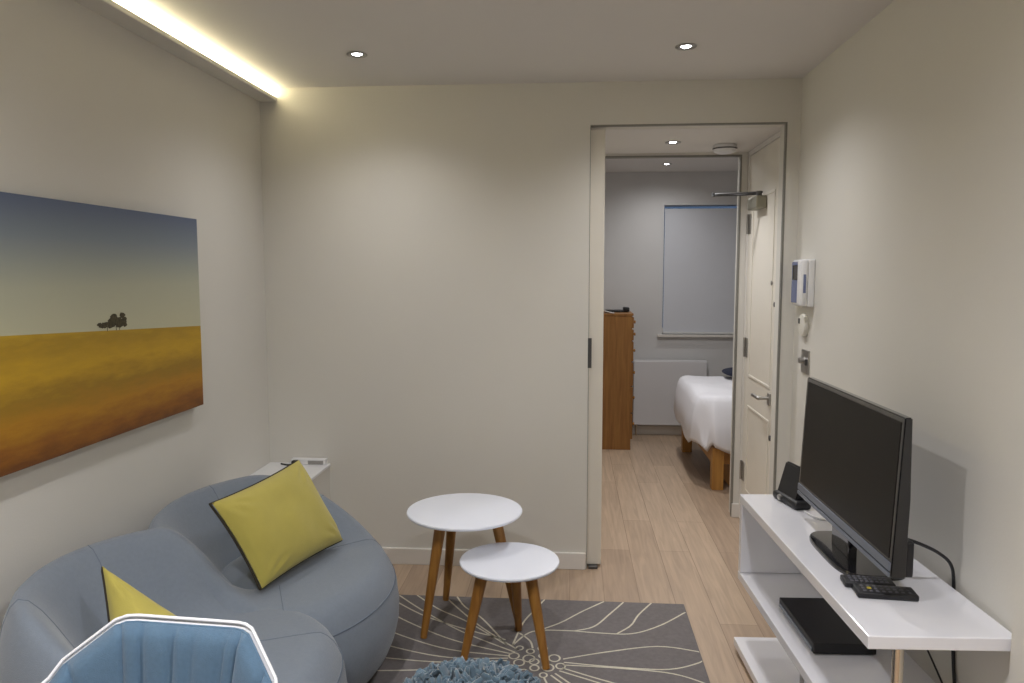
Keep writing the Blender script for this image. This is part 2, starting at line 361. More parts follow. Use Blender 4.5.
# ------------------------------------------------------------------ canvas picture
CY0, CY1, CZ0, CZ1 = 1.70, 2.885, .925, 1.655
cv = thing('wall_canvas', 'large landscape canvas of a golden field under a grey-blue sky, on the left wall', 'picture', (XL, CY1, CZ0))
link('canvas', B(.006, .042, CY0-CY1, 0, 0, CZ1-CZ0, bev=.0015, seg=1), M['art'], cv)
bm = bmesh.new(); random.seed(3)
def disc(bm, y, z, ry, rz, x=.0425):
    vs = [bm.verts.new((x+random.random()*.0003, y+ry*math.cos(a)*random.uniform(.75, 1.2), z+rz*math.sin(a)*random.uniform(.75, 1.2))) for a in [2*PI*i/12 for i in range(12)]]
    bm.faces.new(vs)
ty = -.57; tz = .345
for i in range(30):
    y = ty+random.uniform(-.03, .06); disc(bm, y, tz+.016+random.uniform(-.006, .030)*(1 if y > ty-.005 else .5), .016, .009)
for i in range(14): disc(bm, ty+random.uniform(-.075, .0), tz+.010+random.uniform(-.004, .008), .013, .006)
for y in (-.035, .012, .03): box(bm, .0424, .0427, ty+y-.0015, ty+y+.0015, tz-.006, tz+.012)
link('printed_tree', bm, M['arttree'], cv)

# ------------------------------------------------------------------ boxing in the corner and socket strip
bx = thing('corner_cabinet', 'low boxed-in corner unit with a white top behind the sofa', 'cabinet', (XL, 3.05, 0))
link('body', B(0, .303, 0, YB-3.05, 0, .488), M['wall'], bx)
tagpart(link('top', B(0, .309, -.006, YB-3.05, .488, .502, bev=.002, seg=1), M['white'], bx), 'glossy white top')
ps = thing('extension_socket', 'white extension socket lying at the back of the corner unit top', 'socket', (-1.40, YB-.04, .502))
link('body', B(.02, .195, -.002, .038, 0, .028, bev=.004), M['white'], ps)
link('socket_face', B(.108, .185, -.0035, -.001, .004, .022, bev=.001, seg=1), M['steel'], ps)
pl = thing('plug', 'small black plug in front of the white extension socket on the corner unit', 'plug', (-1.352, YB-.063, .502))
link('plug_body', B(-.014, .014, -.010, .018, 0, .026, bev=.005), M['blackmatt'], pl)
link('fuse_mark', B(.014, .017, -.004, .008, .006, .020, bev=.001), M['red'], pl)
link('cord', tube(bmesh.new(), spline([(-.012, 0, .008), (-.03, -.004, .005), (-.05, .006, .004), (-.075, .02, .004)]), .004), M['blackmatt'], pl, 60)

# ------------------------------------------------------------------ rug
RX0, RX1, RY0, RY1 = -.775, .497, 1.42, 3.245
bm = B(RX0, RX1, RY0, RY1, 0, .009, bev=.003)
ln = bmesh.new()
def ribbon(pts, w=.0075, n=8, closed=False):
    ps_ = spline([(p[0], p[1], .0096) for p in pts], n, closed)
    ps_ = [p for p in ps_ if True]
    N = len(ps_); L_ = []
    for i, p in enumerate(ps_):
        a = ps_[(i+1) % N] if closed else ps_[min(i+1, N-1)]; b = ps_[i-1] if (closed or i) else ps_[0]
        d_ = (a-b).normalized(); s_ = Vector((-d_.y, d_.x, 0))*w*.5
        L_.append((p-s_, p+s_))
    cl_ = lambda v: Vector((min(max(v.x, RX0+.004), RX1-.004), min(max(v.y, RY0+.004), RY1-.004), v.z))
    vs = [(ln.verts.new(cl_(a)), ln.verts.new(cl_(b))) for a, b in L_]
    rng = range(N if closed else N-1)
    for i in rng:
        a, b = vs[i], vs[(i+1) % N]
        try: ln.faces.new((a[0], a[1], b[1], b[0]))
        except Exception: pass
# flower heart
random.seed(11)
cx, cy = -.13, 2.70
for k in range(16):
    a = k*2.4; r_ = .016*math.sqrt(k)*1.75
    x, y = cx+r_*math.cos(a), cy+r_*math.sin(a)*1.15; rr = .0165+.004*math.sin(k*1.7)
    ribbon([(x+rr*math.cos(t)*1.05, y+rr*math.sin(t)*1.25) for t in [2*PI*i/8 for i in range(8)]], .0065, 3, True)
# petals: pairs of curved lines radiating
def petal(a0, L, wd, r0=.11):
    a0 = R(a0); ca, sa = math.cos(a0), math.sin(a0)
    f = lambda u, v: (cx+u*ca-v*sa, cy+u*sa+v*ca)
    for s in (1, -1): ribbon([f(r0, s*wd*.12), f(r0+L*.3, s*wd*.55), f(r0+L*.65, s*wd*.85), f(r0+L*.9, s*wd*.35), f(r0+L, 0)], .0072, 6)
for a0, L, w in ((8, .58, .10), (-14, .6, .09), (-38, .75, .10), (-62, .95, .12), (-90, 1.1, .13), (-118, .95, .12), (-142, .72, .10)):
    petal(a0, L, w)
for a0, L, bend in ((180, .62, .03), (170, .62, .05), (160, .66, .05), (150, .72, .04), (140, .78, .03), (128, .68, .02), (190, .62, .02)):
    a = R(a0); ca, sa = math.cos(a), math.sin(a)
    ribbon([(cx+u*ca-v*sa, cy+u*sa+v*ca) for u, v in ((.10, 0), (.10+L*.35, bend), (.10+L*.7, bend*.6), (.10+L, -bend*.4))], .0072, 6)
# big curling lines in the upper right of the rug
ribbon([(-.22, 2.815), (-.15, 2.935), (-.02, 2.955), (.12, 2.945), (.25, 2.95), (.37, 3.03), (.49, 3.16)])
ribbon([(.19, 2.945), (.25, 3.02), (.29, 3.12), (.355, 3.24)])
ribbon([(.02, 2.955), (.10, 3.00), (.17, 3.12), (.235, 3.24)])
ribbon([(-.14, 2.935), (-.04, 3.02), (.05, 3.13), (.15, 3.24)])
ribbon([(-.22, 2.815), (-.19, 3.01), (-.15, 3.13), (-.11, 3.24)])
ribbon([(-.20, 2.92), (-.155, 2.86), (-.14, 2.80)])
ribbon([(-.24, 2.815), (-.42, 3.00), (-.56, 3.11), (-.68, 3.24)])
ribbon([(-.24, 2.815), (-.36, 3.03), (-.45, 3.14), (-.50, 3.24)])
ribbon([(-.25, 2.86), (-.45, 2.95), (-.62, 3.05), (-.77, 3.18)])
me = bpy.data.meshes.new('t'); 
for f in ln.faces: f.material_index = 1
bmesh.ops.recalc_face_normals(ln, faces=ln.faces[:])
for f in ln.faces:
    if f.normal.z < 0: f.normal_flip()
rug = link('rug', bm, [M['rug'], M['rugline']])
b2 = bmesh.new(); b2.from_mesh(rug.data); ln.to_mesh(me); ln.free(); b2.from_mesh(me); b2.to_mesh(rug.data); b2.free()
tag(rug, 'taupe grey rug with cream flower line pattern on the oak floor', 'rug')

# ------------------------------------------------------------------ nesting tables
def leg_between(bm, top, bot, r0, r1):
    tube(bm, [Vector(bot)+(Vector(top)-Vector(bot))*t for t in (0, .25, .5, .75, 1)], [r1+(r0-r1)*t for t in (0, .3, .55, .8, 1)], 16)
def side_table(name_label, c, h, r, feet, tops):
    t = thing('side_table', name_label, 'side table', (c[0], c[1], .009), 0, 'round white side tables')
    hh = h-.009
    prof = [(0, hh-.018), (r*.88, hh-.018), (r-.004, hh-.013), (r, hh-.006), (r-.002, hh-.0015), (r-.008, hh), (0, hh)]
    tagpart(link('table_top', lathe(bmesh.new(), prof, 96), M['laminate'], t, 30), 'round white top')
    for f, g in zip(feet, tops):
        bm = bmesh.new(); leg_between(bm, (g[0]-c[0], g[1]-c[1], hh-.018), (f[0]-c[0], f[1]-c[1], 0.002), .0235, .0135)
        link('leg', bm, M['legwood'], t, 60)
    return t
def lerp(c, p, k): return (c[0]+(p[0]-c[0])*k, c[1]+(p[1]-c[1])*k)
c1 = (-.427, 2.985)
f1 = [(-.575, 2.850), (-.545, 3.205), (-.203, 2.965)]
side_table('larger and taller round white side table with three tapered wooden legs', c1, .491, .234, f1, [lerp(c1, p, .56) for p in f1])
c2 = (-.227, 2.765)
f2 = [(-.392, 2.672), (-.205, 2.945), (-.083, 2.652)]
side_table('smaller and lower round white side table with three tapered wooden legs', c2, .373, .188, f2, [lerp(c2, p, .56) for p in f2])

# ------------------------------------------------------------------ sofa
sofa = thing('sofa', 'blue-grey curved two-lobe fabric sofa along the left wall', 'sofa', (-1.06, 2.15, 0))
SX, SY = -1.06, 2.15
def lobe(cx, cy, rx, ry, hb, phi_a, phi_b, dome, ex):
    """polar pebble: seat dome with a crescent back that runs round the wall side; phi measured from -x"""
    NT = 144
    q_ = lambda a: 1.0 if (math.cos(a) < 0 or math.sin(a) < 0) else (abs(math.cos(a))**ex+abs(math.sin(a))**ex)**(-1/ex)
    def back(ph):        # ph signed, -x = 0, +: towards +y
        k = phi_b if ph > 0 else phi_a
        return 1-ss(k[0], k[1], abs(ph))
    S = [0, .12, .25, .37, .42, .47, .53, .57, .62, .68, .74, .80, .85, .89, .93, .96, .985, 1.0]
    def top(s, w):
        seat = .405+dome*(1-s*s)
        # seat edge rounding when there is no back
        edge = -.055*ss(.80, 1.0, s)**1.6 - .045*max(0, (s-.93)/.07)**2
        base = seat+edge
        up = hb*w*ss(.38, .87, s)
        dn = -.10*w*max(0, (s-.86)/.14)**2
        groove = -.018*w*math.exp(-((s-.42)/.022)**2)
        return base+up+dn+groove
    def pt(s, ph):
        a = PI-ph
        w = back(math.degrees(ph)); r_ = s
        yy = cy+ry*q_(a)*r_*math.sin(a); z = top(s, w)
        if ex == 2: z = .34+(z-.34)*ss(2.07, 2.20, yy)      # the far lobe tucks in under the near one
        return Vector((cx+rx*q_(a)*r_*math.cos(a), yy, z))
    rows = []
    for s in S: rows.append([pt(s, -PI+2*PI*i/NT) for i in range(NT)])
    # sides
    last = rows[-1]
    side = [(1.012, .815), (1.018, .75), (1.012, .55), (.985, .35), (.94, .17), (.885, .05), (.83, 0.0)]
    for k, hz in side:
        row = []
        for i in range(NT):
            ph = -PI+2*PI*i/NT; a = PI-ph
            zt = last[i].z
            z = .045+(zt-.045)*hz
            row.append(Vector((cx+rx*q_(a)*k*math.cos(a), cy+ry*q_(a)*k*math.sin(a), z)))
        rows.append(row)
    return rows, S, NT, back
def build_lobe(args, nm_seat, nm_back):
    rows, S, NT, back = lobe(*args)
    seat = bmesh.new(); bk = bmesh.new(); org = Vector((SX, SY, 0))
    def grid(bm, sel):
        cache = {}
        def V(r, i):
            i %= NT
            key = (r, i) if r else (0, 0)
            if key not in cache: cache[key] = bm.verts.new(rows[r][i]-org)
            return cache[key]
        for r in range(len(rows)-1):
            for i in range(NT):
                ph = -180+360*(i+.5)/NT
                w = back(ph)
                isb = w > .04 and S[min(r, len(S)-1)] >= .42
                if isb != sel: continue
                vs = [V(r, i), V(r, i+1), V(r+1, i+1), V(r+1, i)]
                u = []
                for v in vs:
                    if v not in u: u.append(v)
                if len(u) > 2: bm.faces.new(u)
        if not sel or True: pass
    grid(seat, False); grid(bk, True)
    # underside
    vs = [seat.verts.new(p-org) for p in rows[-1]]; seat.faces.new(vs)
    return seat, bk, rows
RA = (-1.045, 2.545, .422, .515, .235, (62, 112), (48, 150), .018, 2)
LA = (-1.04, 1.880, .413, .425, .268, (45, 140), (52, 102), .018, 2.5)
for A in (RA, LA):
    s_, b_, rows = build_lobe(A, '', '')
    so = link('seat', s_, M['sofa'], sofa, 180)
    bo = link('backrest', b_, M['sofa'], sofa, 180)
    # piping seam along the outer crest edge and three radial seams
    NT = 144
    bm = bmesh.new()
    idx = [i for i in range(NT)]
    loop = [rows[16][i]-Vector((SX, SY, -.0005)) for i in idx]; loop.append(loop[0])
    tube(bm, loop, .0022, 6, cap=False)
    link('outer_seam', bm, M['seam'], sofa, 60)
    for deg in ((-118, -62, 25, 95, 140) if A is RA else (-125, -85, -40, 20, 150)):
        i = int((deg+180)/360*NT) % NT
        bm = bmesh.new(); tube(bm, [rows[r][i]-Vector((SX, SY, -.0002)) for r in range(4, 20)], .0012, 6)
        link('panel_seam', bm, M['seam'], sofa, 60)
for x, y in ((-1.3, 1.55), (-.86, 1.55), (-1.3, 2.8), (-.86, 2.8), (-1.3, 2.15), (-.9, 2.15)):
    link('foot', lathe(bmesh.new(), [(0, 0), (.022, 0), (.028, .05), (0, .05)], 20, (x-SX, y-SY, 0)), M['blackmatt'], sofa, 40)

# ------------------------------------------------------------------ cushions
def quadcushion(label, P1, P2, P3, P4, T, seed):
    P1, P2, P3, P4 = map(Vector, (P1, P2, P3, P4)); c = (P1+P2+P3+P4)/4
    n = (P2-P1+P3-P4).cross(P4-P1+P3-P2).normalized()
    if n.x < 0: n = -n
    t = thing('cushion', label, 'cushion', c, 0, 'mustard cushions on the sofa')
    N = 44
    def P_(i, j, side):
        a, b = -1+2*i/N, -1+2*j/N; pin = .055
        x = a*(1-pin*(1-b*b)); y = b*(1-pin*(1-a*a))
        x, y = (x+1)/2, (y+1)/2
        base = (P1*(1-x)+P2*x)*(1-y)+(P4*(1-x)+P3*x)*y-c
        h = T*((1-abs(a)**2.4)*(1-abs(b)**2.4))**.5
        env = (1-a*a)*(1-b*b)
        h += .005*noise.noise(Vector((a*1.6+seed, b*1.6, seed)))*env*4
        # gathers running in from the corners
        for sa in (-1, 1):
            for sb in (-1, 1):
                dx, dy = (a-sa), (b-sb); d_ = math.hypot(dx, dy); th_ = math.atan2(dy, dx)
                h += .0035*math.sin(th_*14+seed)*math.exp(-((d_-.38)/.2)**2)*min(1, env*6)
        return base+n*(side*max(0, h)*(1 if side > 0 else .8))
    for side, nm in ((1, 'cover'), (-1, 'back_cover')):
        bm = bmesh.new(); g = [[bm.verts.new(P_(i, j, side)) for j in range(N+1)] for i in range(N+1)]
        for i in range(N):
            for j in range(N): bm.faces.new((g[i][j], g[i+1][j], g[i+1][j+1], g[i][j+1]))
        link(nm, bm, M['mustard'], t, 180)
    ring = [P_(i, 0, 1) for i in range(N)]+[P_(N, j, 1) for j in range(N)]+[P_(N-i, N, 1) for i in range(N)]+[P_(0, N-j, 1) for j in range(N)]
    ring = [p-n*.009 for p in ring]; ring.append(ring[0].copy())
    tagpart(link('piping', tube(bmesh.new(), ring, .0040, 8, cap=False), M['mustard_back'], t, 60), 'dark brown edge piping')
    return t
quadcushion('mustard square cushion leaning on the far back lobe of the sofa', (-.978, 2.272, .445), (-.845, 2.70, .455), (-1.02, 2.74, .745), (-1.11, 2.225, .735), .068, 1)
quadcushion('mustard square cushion behind the blue chair on the near sofa lobe', (-1.05, 1.60, .46), (-.78, 1.66, .45), (-.93, 1.80, .51), (-1.195, 1.80, .70), .06, 5)

# ------------------------------------------------------------------ quilted chair
ch = thing('armchair', 'blue channel-quilted armchair with a white shell rim in front of the sofa', 'chair', (-.75, 1.13, 0), R(0))
# shell defined by parameter u across (-1..1) and t up (0 seat .. 1 rim)
def rim(u):      # (x, y, z) of the rim in chair space; back at +y, opening towards -y (towards the viewer)
    P_ = [(-.29, -.22, .60), (-.30, -.05, .61), (-.275, .08, .64), (-.223, .16, .690), (-.208, .18, .716), (-.120, .212, .783), (-.100, .218, .789), (-.077, .220, .790), (.119, .220, .783), (.136, .217, .7815), (.151, .210, .777), (.176, .190, .751), (.215, .160, .708), (.262, .06, .64), (.30, -.05, .61), (.29, -.22, .60)]
    f = (u+1)/2*(len(P_)-1); i = min(int(f), len(P_)-2); k = f-i
    return Vector(P_[i])*(1-k)+Vector(P_[i+1])*k
def shellpt(u, t, off=0):
    r_ = rim(u)
    bx_, by_ = r_.x*.62, r_.y*.72+.0
    x = bx_+(r_.x-bx_)*t**.8; y = by_+(r_.y-by_)*t**.9; z = .40+(r_.z-.40)*t
    d_ = Vector((x, y*1.1, 0)); d_ = d_.normalized() if d_.length > 1e-5 else Vector((0, 1, 0))
    return Vector((x, y, z))-d_*off
NU, NTT = 260, 14
def sheet(off0, tmax, umax, chan=False):
    bm = bmesh.new(); g = []
    for i in range(NU+1):
        u = -umax+2*umax*i/NU; row = []
        for j in range(NTT+1):
            t = tmax*j/NTT; o_ = off0
            if chan:
                ux = rim(u).x
                dd = min(abs(ux-q) for q in (-.20, -.108, -.069, 0, .039, .106, .138, .20))
                o_ = off0+.014*(1-math.exp(-(dd/.006)**1.4))*min(1, (tmax-t)*14+.1)
            row.append(bm.verts.new(shellpt(u, t, o_)))
        g.append(row)
    for i in range(NU):
        for j in range(NTT): bm.faces.new((g[i][j], g[i+1][j], g[i+1][j+1], g[i][j+1]))
    return bm
sh = sheet(0, 1, 1); o = link('shell', sh, M['chairshell'], ch, 180)
md = o.modifiers.new('thick', 'SOLIDIFY'); md.thickness = .004; md.offset = 1
tagpart(o, 'white moulded shell')
rimpts = [rim(-1+2*i/NU) for i in range(NU+1)]
tagpart(link('rim', tube(bmesh.new(), [p+Vector((0, 0, .001)) for p in rimpts], .0034, 10), M['chairshell'], ch, 180), 'white rounded rim')
o = link('quilted_lining', sheet(.005, .975, .98, True), M['chairfabric'], ch, 180)
md = o.modifiers.new('thick', 'SOLIDIFY'); md.thickness = .006; md.offset = 1
link('lining_piping', tube(bmesh.new(), [shellpt(-.98+1.96*i/NU, .977, .007) for i in range(NU+1)], .0036, 8), M['chairfabric'], ch, 180)
# seat
bm = bmesh.new(); N = 40
pts = [shellpt(-1+2*i/N, .06, .0) for i in range(N+1)]
cs = Vector((0, -.03, .0)); top = bm.verts.new((0, -.05, .455)); rings = []
for k, dz in ((.3, .455), (.6, .452), (.85, .44), (.97, .42), (1.0, .40), (.9, .375)):
    rings.append([bm.verts.new((p.x*k, -.05+(p.y+.05)*k, dz)) for p in pts])
for i in range(N): bm.faces.new((top, rings[0][i], rings[0][i+1]))
bm.faces.new((top, rings[0][N], rings[0][0]))
for a, b in zip(rings, rings[1:]):
    for i in range(N+1): j = (i+1) % (N+1); bm.faces.new((a[i], a[j], b[j], b[i]))
bm.faces.new(rings[-1])
link('seat', bm, M['chairfabric'], ch, 60)
for sx in (-1, 1):
    for sy in (-1, 1):
        bm = bmesh.new(); leg_between(bm, (sx*.13, sy*.10-.03, .385), (sx*.21, sy*.16-.03, .001), .017, .011)
        link('leg', bm, M['legwood'], ch, 60)

# ------------------------------------------------------------------ shaggy pouf
pf = thing('pouf', 'shaggy blue-grey ruffled pouf on the rug in front of the small table', 'pouf', (-.262, 1.90, .009))
link('body', lathe(bmesh.new(), [(0, .002), (.17, .002), (.205, .04), (.225, .14), (.215, .24), (.16, .315), (.08, .335), (0, .338)], 48), M['poufbase'], pf, 180)
random.seed(5); bm = bmesh.new()
def flap(bm, p, n_, s):
    n_ = n_.normalized(); t1 = n_.cross(Vector((random.uniform(-1, 1), random.uniform(-1, 1), random.uniform(-1, 1)))).normalized(); t2 = n_.cross(t1)
    d_ = (n_*random.uniform(.5, 1)+t1*random.uniform(-.9, .9)+Vector((0, 0, -.15))).normalized()
    w_ = t2; L_ = s*random.uniform(.7, 1.25); wd = s*random.uniform(.35, .6)
    vs = []; K = 5
    curl = random.uniform(-.6, .9)
    for k in range(K):
        f = k/(K-1); c_ = p+d_*L_*f+t1*curl*L_*f*f*.6
        ww = wd*(.55+.9*f-1.0*f*f)
        twist = w_*math.cos(curl*f)+d_.cross(w_)*math.sin(curl*f)
        cup = d_.cross(w_)*wd*.35
        vs.append([bm.verts.new(c_-twist*ww), bm.verts.new(c_+cup*f), bm.verts.new(c_+twist*ww)])
    for a, b in zip(vs, vs[1:]):
        bm.faces.new((a[0], a[1], b[1], b[0])); bm.faces.new((a[1], a[2], b[2], b[1]))
for i in range(2600):
    k = (i+.5)/2600; z = 1-1.55*k; a = i*2.39996; z = max(-.6, z)
    s_ = math.sqrt(max(0, 1-z*z)); n_ = Vector((s_*math.cos(a), s_*math.sin(a), z))
    sup = (abs(n_.x)**2.5+abs(n_.y)**2.5)**(1/2.5)
    p = Vector((n_.x*.235, n_.y*.235, .180+n_.z*.163))
    flap(bm, p, Vector((n_.x, n_.y, n_.z*1.3)), .040)
for v in bm.verts: v.co.z = max(.004, v.co.z)
o = link('shaggy_cover', bm, M['pouf'], pf, 180)
md = o.modifiers.new('thick', 'SOLIDIFY'); md.thickness = .0035

# ------------------------------------------------------------------ TV stand
SZ = .614; rot = math.atan2(.048, 1.125)
st = thing('tv_stand', 'white gloss open tv stand with staggered shelves along the right wall', 'tv stand', (.639, 2.869, 0), rot)
SD, SL = .342, 1.128   # depth, length (towards -y)
bv = dict(bev=.0025, seg=2)
link('top_shelf', B(0, SD, -SL, 0, SZ-.032, SZ, **bv), M['gloss'], st)
link('end_panel', B(.001, SD, -.030, 0, .318, SZ-.032, **bv), M['gloss'], st)
link('middle_shelf', B(0, SD, -SL-.0, 0, .286, .317, **bv), M['gloss'], st)
link('lower_panel', B(.03, SD, -SL, -SL+.03, .052, .286, **bv), M['gloss'], st)
link('bottom_shelf', B(-.008, SD, -SL, .002, .020, .051, **bv), M['gloss'], st)
tagpart(link('support_post', lathe(bmesh.new(), [(0, 0), (.0135, 0), (.0135, SZ-.032-.317), (0, SZ-.032-.317)], 24, (.115, -SL+.095, .317)), M['chrome'], st, 40), 'brushed metal post')
link('bracket', tube(bmesh.new(), [(.12, -.38, .051), (.12, -.38, .286)], .007, 10), M['steel'], st, 40)
for x, y in ((.04, -.06), (.30, -.06), (.04, -1.06), (.30, -1.06)):
    link('foot', lathe(bmesh.new(), [(0, 0), (.018, 0), (.018, .020), (0, .020)], 16, (x, y, 0)), M['blackmatt'], st, 40)

# ------------------------------------------------------------------ television
tv = thing('television', 'black flat screen television on a glossy stand on the white tv stand', 'television', (.785, 2.255, SZ), R(1))
w2 = .365; zb, zt_ = .080, .483
# local: screen faces -x and leans back a few degrees; the casing is a wedge, thicker at the bottom
LEAN = .018/(zt_-zb)
Sh = Matrix.Identity(4); Sh[0][2] = LEAN; Sh[0][3] = -LEAN*zb
bm = bmesh.new(); prof = [(0, zb), (.038, zb), (.040, zb+.20), (.037, zt_), (.018, zt_)]
vs = [[bm.verts.new((x, y_, z)) for x, z in prof] for y_ in (-w2, w2)]
bm.faces.new(vs[0]); bm.faces.new(vs[1][::-1])
for k in range(5): bm.faces.new((vs[0][k], vs[0][(k+1) % 5], vs[1][(k+1) % 5], vs[1][k]))
bmesh.ops.bevel(bm, geom=bm.edges[:], offset=.003, segments=2, affect='EDGES')
box(bm, .034, .062, -.28, .28, zb+.06, zt_-.10, bev=.012)
link('casing', bm, M['blackgloss'], tv, 30)
tagpart(link('screen', B(-.0015, .001, -w2+.016, w2-.016, zb+.046, zt_-.014, mtx=Sh), M['screen'], tv), 'dark matt display')
bm = B(-.004, .001, -w2+.003, w2-.003, zb+.017, zb+.038, bev=.0012, mtx=Sh); box(bm, -.004, .001, -w2+.003, w2-.003, zb+.001, zb+.012, bev=.0012, mtx=Sh)
tagpart(link('lower_bezel', bm, M['silver'], tv), 'grey lower bezel strip')
bm = bmesh.new(); n_ = 64; se = lambda a, r: math.copysign(abs(a)**.55, a)*r
rg = []
for k, z in ((1, 0), (1, .007), (.975, .012), (.6, .0155)):
    rg.append([bm.verts.new((.055+se(math.cos(2*PI*i/n_), .098*k), se(math.sin(2*PI*i/n_), .185*k), z)) for i in range(n_)])
bm.faces.new(rg[0]); bm.faces.new(rg[-1])
for a, b in zip(rg, rg[1:]):
    for i in range(n_): bm.faces.new((a[i], a[(i+1) % n_], b[(i+1) % n_], b[i]))
link('stand_base', bm, M['blackgloss'], tv, 30)
link('stand_neck', B(.010, .036, -.07, .07, .012, zb+.02, bev=.006), M['blackgloss'], tv)
link('side_module', B(.038, .058, -w2+.005, -w2+.10, zb+.0, zb+.09, bev=.004), M['blackmatt'], tv)

# ------------------------------------------------------------------ remotes, player, speaker, cables
def remote(label, x, y, rz, Lr, wr, seed, yel):
    t = thing('remote_control', label, 'remote control', (x, y, SZ), rz, 'remote controls by the television')
    link('body', B(-Lr/2, Lr/2, -wr/2, wr/2, 0.0005, .017, bev=.005, seg=3), M['blackmatt'], t, 40)
    bm = bmesh.new(); n_ = 8
    for i in range(n_):
        for j in range(3):
            xx = -Lr/2+.02+i*(Lr-.04)/(n_-1); yy = (j-1)*wr*.27
            box(bm, xx-.004, xx+.004, yy-.004, yy+.004, .016, .0185, bev=.001, seg=1)
    link('keypad', bm, M['button'], t)
    if yel: tagpart(link('coloured_key', B(-Lr/2+.030, -Lr/2+.040, -.004, .006, .0165, .0192, bev=.001, seg=1), M['buttony'], t), 'yellow key')
remote('small black remote control nearer the television base, farther of the two', .795, 2.037, R(-5), .128, .056, 1, False)
remote('larger black remote control nearest the front edge, with a yellow key', .815, 1.973, R(-5), .148, .060, 2, True)
dv = thing('media_player', 'flat black set-top box on the middle shelf of the tv stand', 'media player', (.722, 2.225, .317), rot)
link('body', B(0, .185, 0, .325, .004, .036, bev=.003), M['blackmatt'], dv)
link('front_strip', B(-.003, .001, .01, .315, .008, .022, bev=.001), M['silver'], dv)
for x, y in ((.02, .03), (.16, .03), (.02, .29), (.16, .29)): link('foot', lathe(bmesh.new(), [(0, 0), (.008, 0), (.008, .005), (0, .005)], 12, (x, y, 0)), M['blackmatt'], dv)
sp_ = thing('desk_speaker', 'small black tilted desk speaker behind the television on the white stand', 'speaker', (.785, 2.765, SZ), R(13))
bm = bmesh.new()
prof = [(-.006, .012), (.040, .008), (.052, .132), (.030, .138)]
vs = [[bm.verts.new((x, y_, z)) for x, z in prof] for y_ in (-.062, .075)]
bm.faces.new(vs[0]); bm.faces.new(vs[1][::-1])
for k in range(4): bm.faces.new((vs[0][k], vs[0][(k+1) % 4], vs[1][(k+1) % 4], vs[1][k]))
bmesh.ops.bevel(bm, geom=bm.edges[:], offset=.005, segments=2, affect='EDGES')
link('cabinet', bm, M['blackmatt'], sp_, 40)
link('base', B(-.018, .045, -.090, .080, 0, .030, bev=.010, seg=3), M['blackmatt'], sp_, 40)
link('knob', lathe(bmesh.new(), [(0, 0), (.011, 0), (.010, .008), (0, .009)], 20, mtx=Matrix.Translation((-.017, .02, .018)) @ RM), M['steel'], sp_, 40)
o = link('power_cable', tube(bmesh.new(), spline([(.846, 2.0, .765), (.90, 1.99, .750), (.965, 2.02, .715), (1.010, 2.045, .675), (1.0275, 2.06, .62), (1.0285, 2.055, .52), (1.0285, 2.04, .40), (1.0285, 2.01, .28), (1.0285, 1.98, .16), (1.0285, 1.97, .088)]), .0045, 10), M['blackmatt'], None, 60)
tag(o, 'thick black cable looping from the television down behind the stand', 'cable')
o = link('thin_cable', tube(bmesh.new(), spline([(.998, 2.24, .48), (.985, 2.15, .44), (.985, 2.07, .40), (.99, 2.0, .35), (.985, 1.97, .3205)]), .0028, 8), M['blackmatt'], None, 60)
tag(o, 'thin black cable hanging below the stand top by the wall', 'cable')
o = link('white_cable', tube(bmesh.new(), spline([(.815, 2.66, SZ+.004), (.83, 2.60, SZ+.004), (.86, 2.575, SZ+.004), (.90, 2.60, SZ+.004), (.95, 2.66, SZ+.004)]), .0035, 8), M['white'], None, 60)
tag(o, 'short white cable lying on the stand top behind the television', 'cable')

# ------------------------------------------------------------------ bedroom
cd = thing('chest_of_drawers', 'tall oak chest of drawers in the bedroom, seen from its side', 'chest', (.10, 6.17, 0))
W_, D_, H_ = .385, .56, 1.118
link('carcass', B(0, W_, 0, D_, .0, H_-.02, bev=.002, seg=1), M['oak'], cd)
link('top', B(-.004, W_+.012, -.006, D_, H_-.02, H_, bev=.003), M['oak'], cd)
hs_ = [.1, .1, .17, .20, .22, .22]; z = H_-.028
for h in hs_:
    dr = link('drawer', B(W_, W_+.016, .008, D_-.01, z-h+.008, z-.004, bev=.003), M['oak'], cd)
    for yy in ((.14, .42) if h > .12 else (.14, .42)): link('knob', lathe(bmesh.new(), [(0, 0), (.007, 0), (.006, .010), (.014, .016), (.012, .024), (0, .026)], 20, mtx=Matrix.Translation((W_+.016, yy, z-h/2)) @ Matrix.Rotation(PI/2, 4, 'Y')), M['bedoak'], dr, 40)
    z -= h
ch_ = thing('clock_radio', 'flat black gadget with a raised end on top of the oak chest', 'gadget', (.37, 6.36, H_))
link('body', B(-.09, .09, -.04, .05, 0.0, .020, bev=.004), M['blackmatt'], ch_)
link('raised_end', B(.055, .105, -.045, .055, .004, .042, bev=.008), M['blackmatt'], ch_, 40)
bm = bmesh.new(); g = []
for i in range(17):
    f = i/16; g.append([bm.verts.new((.235+.11*f, 6.19+.03*j, H_+.002+.028*(1-f)**1.5)) for j in range(4)])
for a, b in zip(g, g[1:]):
    for j in range(3): bm.faces.new((a[j], b[j], b[j+1], a[j+1]))
o = link('paper_sheet', bm, M['paper'], None, 60); md = o.modifiers.new('t', 'SOLIDIFY'); md.thickness = .002
tag(o, 'curled white paper slip on top of the oak chest, beside the jamb', 'paper')

